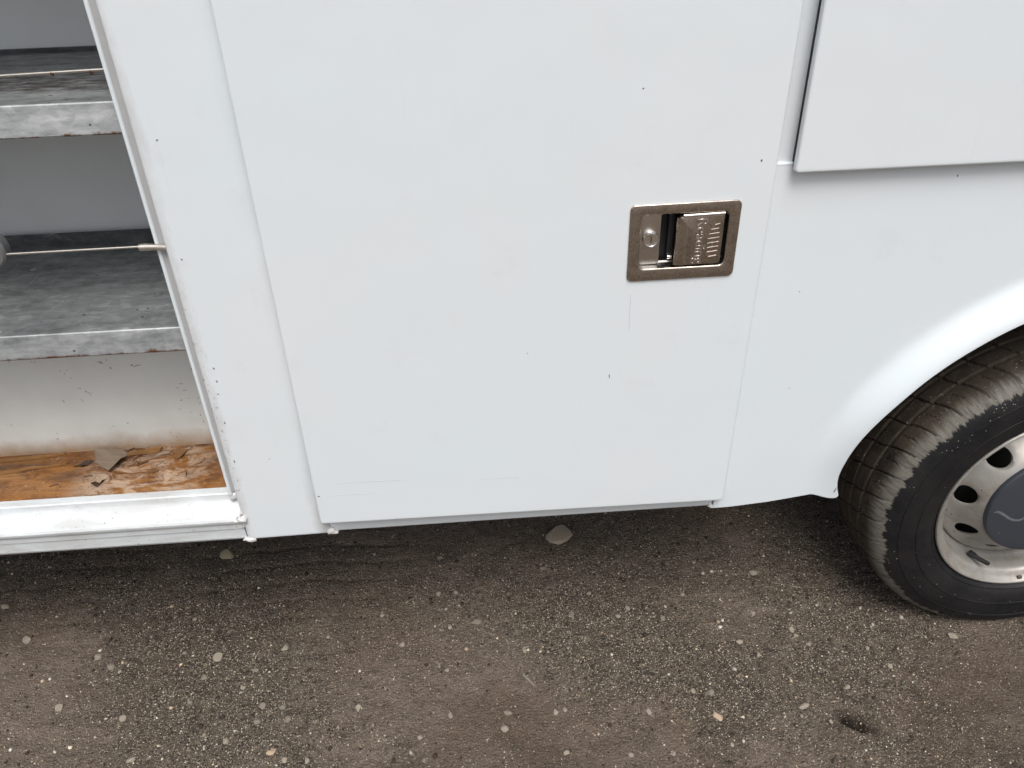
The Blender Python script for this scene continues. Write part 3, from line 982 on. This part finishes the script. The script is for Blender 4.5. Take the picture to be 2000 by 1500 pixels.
lathe('hub_cap', cp, 0, 0, M['cap'], wheel, 128, 35, True)
# pale curved mark on the cap
def strip_mark(pts, w):
    v, f = [], []
    for i_, (x, z) in enumerate(pts):
        a = pts[max(0, i_ - 1)]; b = pts[min(len(pts) - 1, i_ + 1)]
        dx, dz = b[0] - a[0], b[1] - a[1]; l = math.hypot(dx, dz)
        nx_, nz_ = -dz / l * w, dx / l * w
        for s in (1, -1):
            px, pz = x + nx_ * s, z + nz_ * s
            v.append((px, capy(math.hypot(px, pz)) - .0006, pz))
    for i_ in range(len(pts) - 1):
        f.append((2 * i_, 2 * i_ + 1, 2 * i_ + 3, 2 * i_ + 2))
    return v, f
mk = [(-.108, -.003), (-.098, -.006), (-.088, -.013), (-.076, -.022), (-.066, -.027), (-.054, -.028), (-.046, -.022), (-.036, -.012), (-.024, -.004), (-.010, .000)]
v_, f_ = strip_mark(mk, .0030)
mesh_obj('cap_mark', v_, f_, M['mark'], wheel)
# valve stem
ra = lambda r, a, y: (r * math.cos(R(a)), y, r * math.sin(R(a)))
tube('valve_stem', [ra(.189, -117.5, .090), ra(.186, -116.8, .080), ra(.1845, -116.0, .072), ra(.178, -113.5, .054), ra(.1765, -113, .050)], [.0070, .0068, .0050, .0046, .0042], M['black'], wheel, 14)
# balance weight smudge on the flange
bw = box('wheel_weight', -.005, .005, .0475, .0535, -.2155, -.2075, M['chip'], wheel, .002)
bw.rotation_euler = (0, R(-4), 0)

# chips and scuffs in the paint ------------------------------------------------------
def chip(parent, x, y, z, w, h, rot, seed, mat=None):
    rn = random.Random(seed)
    v = []
    n_ = 9
    for k in range(n_):
        a = 2 * math.pi * k / n_
        rr = rn.uniform(.55, 1.1)
        px, pz = w * rr * math.cos(a), h * rr * math.sin(a)
        v.append((x + px * math.cos(rot) - pz * math.sin(rot), y, z + px * math.sin(rot) + pz * math.cos(rot)))
    v += [(a, y + .0012, c) for a, _, c in v]
    f = [tuple(range(n_)), tuple(range(2 * n_ - 1, n_ - 1, -1))] + [(k, (k + 1) % n_, n_ + (k + 1) % n_, n_ + k) for k in range(n_)]
    return mesh_obj('paint_chip', v, f, mat or M['chip'], parent)
YD = -.0184
for k, (x, z, w, h, rot) in enumerate([(.2365, 1.202, .0012, .0012, 0), (.210, .758, .0009, .0042, .2), (.408, 1.099, .0012, .0022, 0), (.079, .810, .0010, .0010, 0), (-.287, .546, .003, .0010, .1)]):
    chip(door, x, YD, z, w, h, rot, k)
for k, (x, z, w, h, rot, y) in enumerate([(.645, .467, .0009, .0075, -.25, flare(.645, .467) - .0010), (.708, 1.056, .0014, .0022, 0, -.0004), (.506, .882, .0009, .0012, 0, -.0004), (.52, .70, .0008, .0008, 0, -.0004)]):
    chip(van, x, y, z, w, h, rot, k + 30)
for k, (x, z, w, h, rot) in enumerate([(-.4105, .805, .0012, .0022, .3), (-.4115, .781, .0012, .0022, .4), (-.415, .757, .0014, .0012, 0), (-.413, .990, .0010, .0016, .2), (-.402, 1.16, .0018, .001, .3), (-.417, .700, .0010, .003, .2), (-.36, .62, .0008, .0008, 0), (-.419, .62, .001, .003, .1)]):
    chip(van, x, -.0004, z, w, h, rot, k + 50)

m_scuff = simple('faint_scuff', (0.56, 0.60, 0.625), .5, 0, .1, 60)
for k, (x, z, w, h, rot) in enumerate([(-.195, .5715, .085, .0007, -.018), (-.225, .5450, .060, .0006, -.010), (.2370, .868, .0007, .040, .01), (.02, .560, .05, .0005, -.012)]):
    chip(door, x, -.01815, z, w, h, rot, k + 80, m_scuff).name = 'paint_scuff'

# ------------------------------------------------------------------ loose things on the compartment floor
FZ = .5036
def flake(name, pts, z, th, mat, label, cat, group=None, lift=.0, seed=1):
    """thin, slightly warped scrap from an outline"""
    rn = random.Random(seed)
    cx = sum(p[0] for p in pts) / len(pts); cy = sum(p[1] for p in pts) / len(pts)
    fine = []
    for k in range(len(pts)):
        a, b = pts[k], pts[(k + 1) % len(pts)]
        for j in range(3):
            u = j / 3
            fine.append((a[0] + (b[0] - a[0]) * u + rn.uniform(-.0012, .0012), a[1] + (b[1] - a[1]) * u + rn.uniform(-.0012, .0012)))
    n_ = len(fine)
    v, f = [], []
    for lay in (0, th):
        for q_ in (1.0, .5):
            for (x, y) in fine:
                px, py = cx + (x - cx) * q_, cy + (y - cy) * q_
                w = lift * (q_ - .3) * (1 + math.sin(math.atan2(y - cy, x - cx) * 2 + seed))
                v.append((px - cx, py - cy, lay + max(0, w)))
        v.append((0, 0, lay))
    m_ = 2 * n_ + 1
    for lay in (0, 1):
        o_ = lay * m_
        for k in range(n_):
            k2 = (k + 1) % n_
            f += [(o_ + k, o_ + k2, o_ + n_ + k2, o_ + n_ + k), (o_ + n_ + k, o_ + n_ + k2, o_ + 2 * n_)]
    for k in range(n_):
        k2 = (k + 1) % n_
        f.append((k, k2, m_ + k2, m_ + k))
    o = mesh_obj(name, v, f, mat, None, 50)
    o.location = (cx, cy, z)
    tag(o, label, cat, group)
    return o
def wood(name, c):
    t = NT(name)
    g = t.noise(60, 6, .7, t.scale((.4, 2, 1)))
    t.set(Base_Color=t.mix(t.band(g, .3, .7), tuple(x * .6 for x in c), c), Roughness=.85)
    return t.m
m_card, m_leaf, m_bark, m_strip = wood('damp_cardboard', (0.27, 0.205, 0.150)), wood('dry_leaf', (0.060, 0.038, 0.022)), wood('bark', (0.25, 0.125, 0.045)), wood('split_wood', (0.30, 0.15, 0.050))
flake('cardboard_scrap', [(-.754, .198), (-.702, .206), (-.690, .183), (-.694, .155), (-.706, .135), (-.742, .166)], FZ, .0012, m_card, 'grey brown torn cardboard scrap on the rusty compartment floor', 'scrap', None, .010, 3)
flake('dry_leaf', [(-.786, .164), (-.769, .174), (-.751, .178), (-.757, .168), (-.767, .158)], FZ, .0006, m_leaf, 'small dark dry leaf beside the torn cardboard scrap', 'leaf', None, .005, 5)
flake('dry_leaf', [(-.728, .100), (-.716, .108), (-.706, .120), (-.709, .108), (-.716, .098)], FZ, .0006, m_leaf, 'curled dark leaf near the sill of the open compartment', 'leaf', None, .007, 8)
flake('bark_flake', [(-.606, .189), (-.576, .196), (-.580, .176), (-.588, .164), (-.598, .176)], FZ, .0018, m_bark, 'triangular brown bark flake on the pale flaking floor', 'flake', None, .003, 9)
flake('wood_splinter', [(-.930, .150), (-.864, .161), (-.801, .173), (-.803, .176), (-.866, .168), (-.930, .160)], FZ, .003, m_strip, 'long thin wood splinter on the rusty compartment floor', 'splinter', None, .002, 11)
flake('wood_splinter', [(-.690, .196), (-.640, .203), (-.628, .206), (-.630, .194), (-.650, .189), (-.690, .186)], FZ, .004, m_strip, 'short broad wood splinter touching the torn cardboard scrap', 'splinter', None, .002, 12)
flake('wood_splinter', [(-.935, .188), (-.860, .196), (-.815, .203), (-.817, .206), (-.868, .203), (-.935, .197)], FZ, .003, m_strip, 'long wood splinter lying against the stained compartment back wall', 'splinter', None, .001, 13)
for k, (x, y, l, a) in enumerate([(-.690, .206, .020, .9), (-.700, .203, .016, -.2), (-.652, .158, .022, .6), (-.664, .164, .014, -.9), (-.672, .172, .013, 1.1), (-.745, .130, .016, .2), (-.62, .13, .012, .5), (-.56, .12, .014, 1.8), (-.80, .11, .016, .3)]):
    o = tube('pine_needle', [(x - l / 2 * math.cos(a), y - l / 2 * math.sin(a), FZ + .0012), (x, y + .001, FZ + .0020), (x + l / 2 * math.cos(a), y + l / 2 * math.sin(a), FZ + .0012)], .0007, m_leaf, None, 6)
    tag(o, 'thin dark plant needle on the rusty compartment floor', 'needle', 'needles scattered on the compartment floor')

# ------------------------------------------------------------------ stones
def stone_mesh(seed, flat=.78):
    rn = np.random.default_rng(seed)
    bm = bmesh.new()
    bmesh.ops.create_icosphere(bm, subdivisions=2, radius=1)
    # chop with random planes for facets
    pl = [(Vector(rn.normal(size=3)).normalized(), rn.uniform(.40, .74)) for _ in range(9)]
    for v_ in bm.verts:
        c = v_.co.copy()
        for nrm, d in pl:
            k = c.dot(nrm)
            if k > d: c -= nrm * (k - d) * .96
        v_.co = Vector((c.x, c.y, c.z * flat))
    me = bpy.data.meshes.new('pebble'); bm.to_mesh(me); bm.free()
    me.shade_smooth(); me.set_sharp_from_angle(angle=R(14))
    return me
base_st = {}
for mk_ in ('st_pale', 'st_grey', 'st_tan', 'st_ochre'):
    base_st[mk_] = []
    for s in range(4):
        me = stone_mesh(s * 7 + len(mk_))
        me.materials.append(M[mk_])
        base_st[mk_].append(me)
def stone(name, x, y, rx, ry, rot, mat, k, label, group=None, sink=.35, flat=1.0):
    o = bpy.data.objects.new(name, base_st[mat][k % 4])
    link(o)
    rz = min(rx, ry) * flat
    o.scale = (rx * 1.3, ry * 1.3, rz * 1.25)
    o.rotation_euler = (random.uniform(-.15, .15), random.uniform(-.15, .15), rot)
    o.location = (x, y, float(gh(x, y)) + rz * .62 * (1 - 2 * sink) * .9)
    tag(o, label, 'stone', group)
    return o
stone('stone', .184, .405, .035, .025, .55, 'st_tan', 1, 'largest flat tan stone lying in the shade under the closed door', None, .2, .7).data = base_st['st_pale'][1]
bpy.data.objects['stone'].data = bpy.data.objects['stone'].data.copy()
bpy.data.objects['stone'].data.materials[0] = stone_mat('large_flat_stone', (0.38, 0.325, 0.25))
stone('stone', -.662, .416, .016, .020, .4, 'st_ochre', 2, 'ochre stone half buried in the dark under the door post')
stone('stone', .441, -.139, .0145, .0085, -.55, 'st_tan', 3, 'oblong tan stone lying in the open dirt away from the van')
stone('stone', .636, .237, .009, .008, .2, 'st_pale', 0, 'whitish stone on the dirt between the door and the tyre')
stone('stone', -.451, -.14, .0072, .0105, -.5, 'st_tan', 2, 'pinkish tan stone standing apart in the gravel below the door post')
ST = [(-0.881, 0.122, 8.0, 9.2), (-0.608, 0.097, 10.1, 10.2), (-0.465, 0.105, 7.5, 7.1), (-1.066, 0.188, 9.2, 9.0), (-1.161, 0.294, 10.4, 6.8), (-0.421, -0.159, 5.1, 5.2), (-0.724, -0.135, 8.5, 5.6), (-0.38, -0.162, 5.1, 5.9), (-0.84, 0.091, 7.9, 9.1), (-0.769, -0.04, 6.9, 6.5), (-0.52, 0.055, 7.4, 5.7), (-0.63, 0.048, 6.9, 6.5), (-0.491, -0.074, 7.1, 6.8), (-0.485, -0.037, 6.6, 6.2), (-0.445, -0.042, 7.1, 6.1), (-0.43, -0.072, 5.8, 6.7), (-0.547, -0.11, 5.9, 7.4), (-0.916, 0.002, 7.8, 7.5), (-0.691, 0.212, 5.3, 5.3), (-0.819, 0.081, 4.6, 4.5), (-0.642, -0.015, 6.1, 5.7), (-0.537, 0.014, 6.1, 4.2), (-0.039, 0.149, 11.6, 9.1), (0.064, 0.056, 5.3, 6.1), (-0.084, 0.233, 5.0, 5.8), (-0.124, 0.236, 5.1, 5.8), (0.439, -0.085, 8.2, 8.7), (0.115, -0.101, 5.1, 5.8), (0.018, -0.094, 8.5, 5.8), (-0.098, -0.087, 4.5, 5.9), (-0.106, 0.023, 4.7, 5.4), (-0.1, 0.137, 4.9, 4.9), (0.13, 0.294, 8.4, 5.9), (0.182, 0.147, 5.5, 7.8), (0.23, 0.207, 5.0, 5.8), (0.312, 0.154, 5.6, 5.7), (0.538, 0.033, 7.4, 6.3), (0.305, -0.116, 5.1, 6.5), (-0.061, 0.354, 5.9, 6.8), (-0.125, 0.357, 7.9, 6.8), (0.286, 0.128, 4.9, 4.9), (0.387, 0.116, 5.6, 5.7), (0.448, 0.183, 5.1, 5.8), (0.135, -0.098, 4.0, 4.6), (0.619, -0.134, 10.7, 5.4), (0.665, 0.06, 5.7, 6.5), (0.332, -0.212, 3.9, 5.7), (0.449, -0.203, 4.0, 4.5), (1.002, 0.005, 9.3, 7.7), (0.407, -0.076, 5.2, 5.4), (0.723, -0.097, 6.1, 4.9), (0.568, -0.001, 4.9, 4.9), (0.668, 0.042, 5.0, 4.3), (0.661, -0.169, 3.5, 4.1), (0.687, 0.019, 5.0, 5.0), (0.806, -0.007, 4.5, 4.4), (0.01, -0.132, 7.2, 7.7), (0.128, -0.189, 6.6, 4.4), (-0.205, 0.095, 6.6, 6.3), (0.593, 0.112, 5.1, 5.1), (0.25, -0.208, 5.0, 5.1), (-0.287, -0.055, 5.8, 5.3), (-0.374, 0.134, 5.0, 5.0), (-0.256, 0.182, 5.0, 5.0), (-0.159, -0.135, 5.0, 5.1), (0.836, -0.055, 5.1, 5.1)]
GREY = {8, 10, 11, 12, 13, 14, 15, 20, 22, 26, 28, 32, 33, 38, 39, 41}
for k, (x, y, a, b) in enumerate(ST):
    place = ('in the shade under the body edge' if y > .19 else 'in the gritty dirt beside the tyre' if x > .5 else 'on the dirt below the open compartment sill' if x < -.43 else
             'on the dirt below the door post' if x < -.2 else 'on the dirt below the closed door' if y > .02 else 'on the open dirt well out from the closed door')
    size = 'tiny ' if a + b < 9.6 else 'small ' if a + b < 14 else ''
    if k in GREY:
        stone('pebble', x, y, a / 1000, b / 1000, random.uniform(-.4, .4), 'st_grey', k, size + 'dull grey pebble ' + place, 'grey pebbles ' + place, .3)
    else:
        stone('pebble', x, y, a / 1000, b / 1000, random.uniform(-.4, .4), 'st_pale', k, size + 'pale pebble ' + place, 'pale pebbles ' + place, .25)
# twig
tw = tube('twig', [(.058, -.004, float(gh(.058, -.004)) + .003), (.068, -.020, float(gh(.068, -.02)) + .004), (.080, -.036, float(gh(.08, -.036)) + .003)], [.0028, .0034, .0026], M['st_grey'], None, 8)
tag(tw, 'short grey twig lying in the dirt in front of the closed door', 'twig')

# ------------------------------------------------------------------ loose grit
ICO = bmesh.new(); bmesh.ops.create_icosphere(ICO, subdivisions=1, radius=1)
ico_v = np.array([v_.co[:] for v_ in ICO.verts]); ico_f = np.array([[q_.index for q_ in fc.verts] for fc in ICO.faces]); ICO.free()
oct_v = np.array([(1, 0, 0), (-1, 0, 0), (0, 1, 0), (0, -1, 0), (0, 0, 1), (0, 0, -1)], float)
oct_f = np.array([(0, 2, 4), (2, 1, 4), (1, 3, 4), (3, 0, 4), (2, 0, 5), (1, 2, 5), (3, 1, 5), (0, 3, 5)])
def grains(N, smin, smax, bv, bf, power, bright, area, follow):
    xs = rng.uniform(area[0], area[1], N * 3); ys = rng.uniform(area[2], area[3], N * 3)
    g = gritf(xs, ys)
    keep = rng.random(N * 3) < (1 - follow + follow * g)
    xs, ys = xs[keep][:N], ys[keep][:N]
    N = len(xs)
    s = smin + (smax - smin) * rng.random(N) ** power
    nv = len(bv)
    V = bv[None] * rng.uniform(.65, 1.15, (N, nv, 1))
    V = V * (rng.uniform(.7, 1.3, (N, 1, 3)) * np.array([1, 1, .75]))
    a = rng.uniform(0, 2 * np.pi, N); ca, sa = np.cos(a)[:, None], np.sin(a)[:, None]
    b = rng.normal(0, .4, N); cb, sb = np.cos(b)[:, None], np.sin(b)[:, None]
    x, y, z = V[..., 0], V[..., 1], V[..., 2]
    y, z = y * cb - z * sb, y * sb + z * cb
    x, y = x * ca - y * sa, x * sa + y * ca
    V = np.stack([x, y, z], -1) * s[:, None, None]
    V += np.stack([xs, ys, gh(xs, ys) + s * .15], -1)[:, None]
    F = bf[None] + (np.arange(N) * nv)[:, None, None]
    w = rng.random(N) ** bright
    cA, cB = np.array([.040, .031, .023]), np.array([.68, .60, .48])
    C = cA + (cB - cA) * w[:, None]
    warm = rng.random(N)[:, None]
    C = C * (1 + (warm - .5) * np.array([.25, .0, -.25]))
    return V.reshape(-1, 3), F.reshape(-1, 3), np.repeat(C, nv, 0)
def grain_obj(name, parts, label):
    V, F, C, o_ = [], [], [], 0
    for v_, f__, c__ in parts:
        V.append(v_); F.append(f__ + o_); C.append(c__); o_ += len(v_)
    V, F, C = np.concatenate(V), np.concatenate(F), np.concatenate(C)
    me = bpy.data.meshes.new(name)
    me.vertices.add(len(V)); me.vertices.foreach_set("co", V.astype(np.float32).ravel())
    me.loops.add(F.size); me.polygons.add(len(F))
    me.loops.foreach_set("vertex_index", F.astype(np.int32).ravel())
    me.polygons.foreach_set("loop_start", (np.arange(len(F)) * 3).astype(np.int32))
    me.update(calc_edges=True)
    at_ = me.attributes.new("tint", 'FLOAT_COLOR', 'POINT')
    at_.data.foreach_set("color", np.concatenate([C, np.ones((len(C), 1))], 1).astype(np.float32).ravel())
    me.materials.append(M['grain'])
    o = link(bpy.data.objects.new(name, me))
    tag(o, label, 'gravel', kind='stuff')
    return o
A = (-1.6, 1.6, -.65, .95)
grain_obj('gravel', [grains(150000, .0006, .0019, oct_v, oct_f, 1.4, 1.9, A, .80), grains(20000, .0015, .0034, oct_v, oct_f, 2.2, 3.0, A, .9), grains(2200, .0028, .0060, ico_v, ico_f, 2.4, 5.0, A, .75)],
          'loose sandy grit and fine gravel strewn over the dirt')
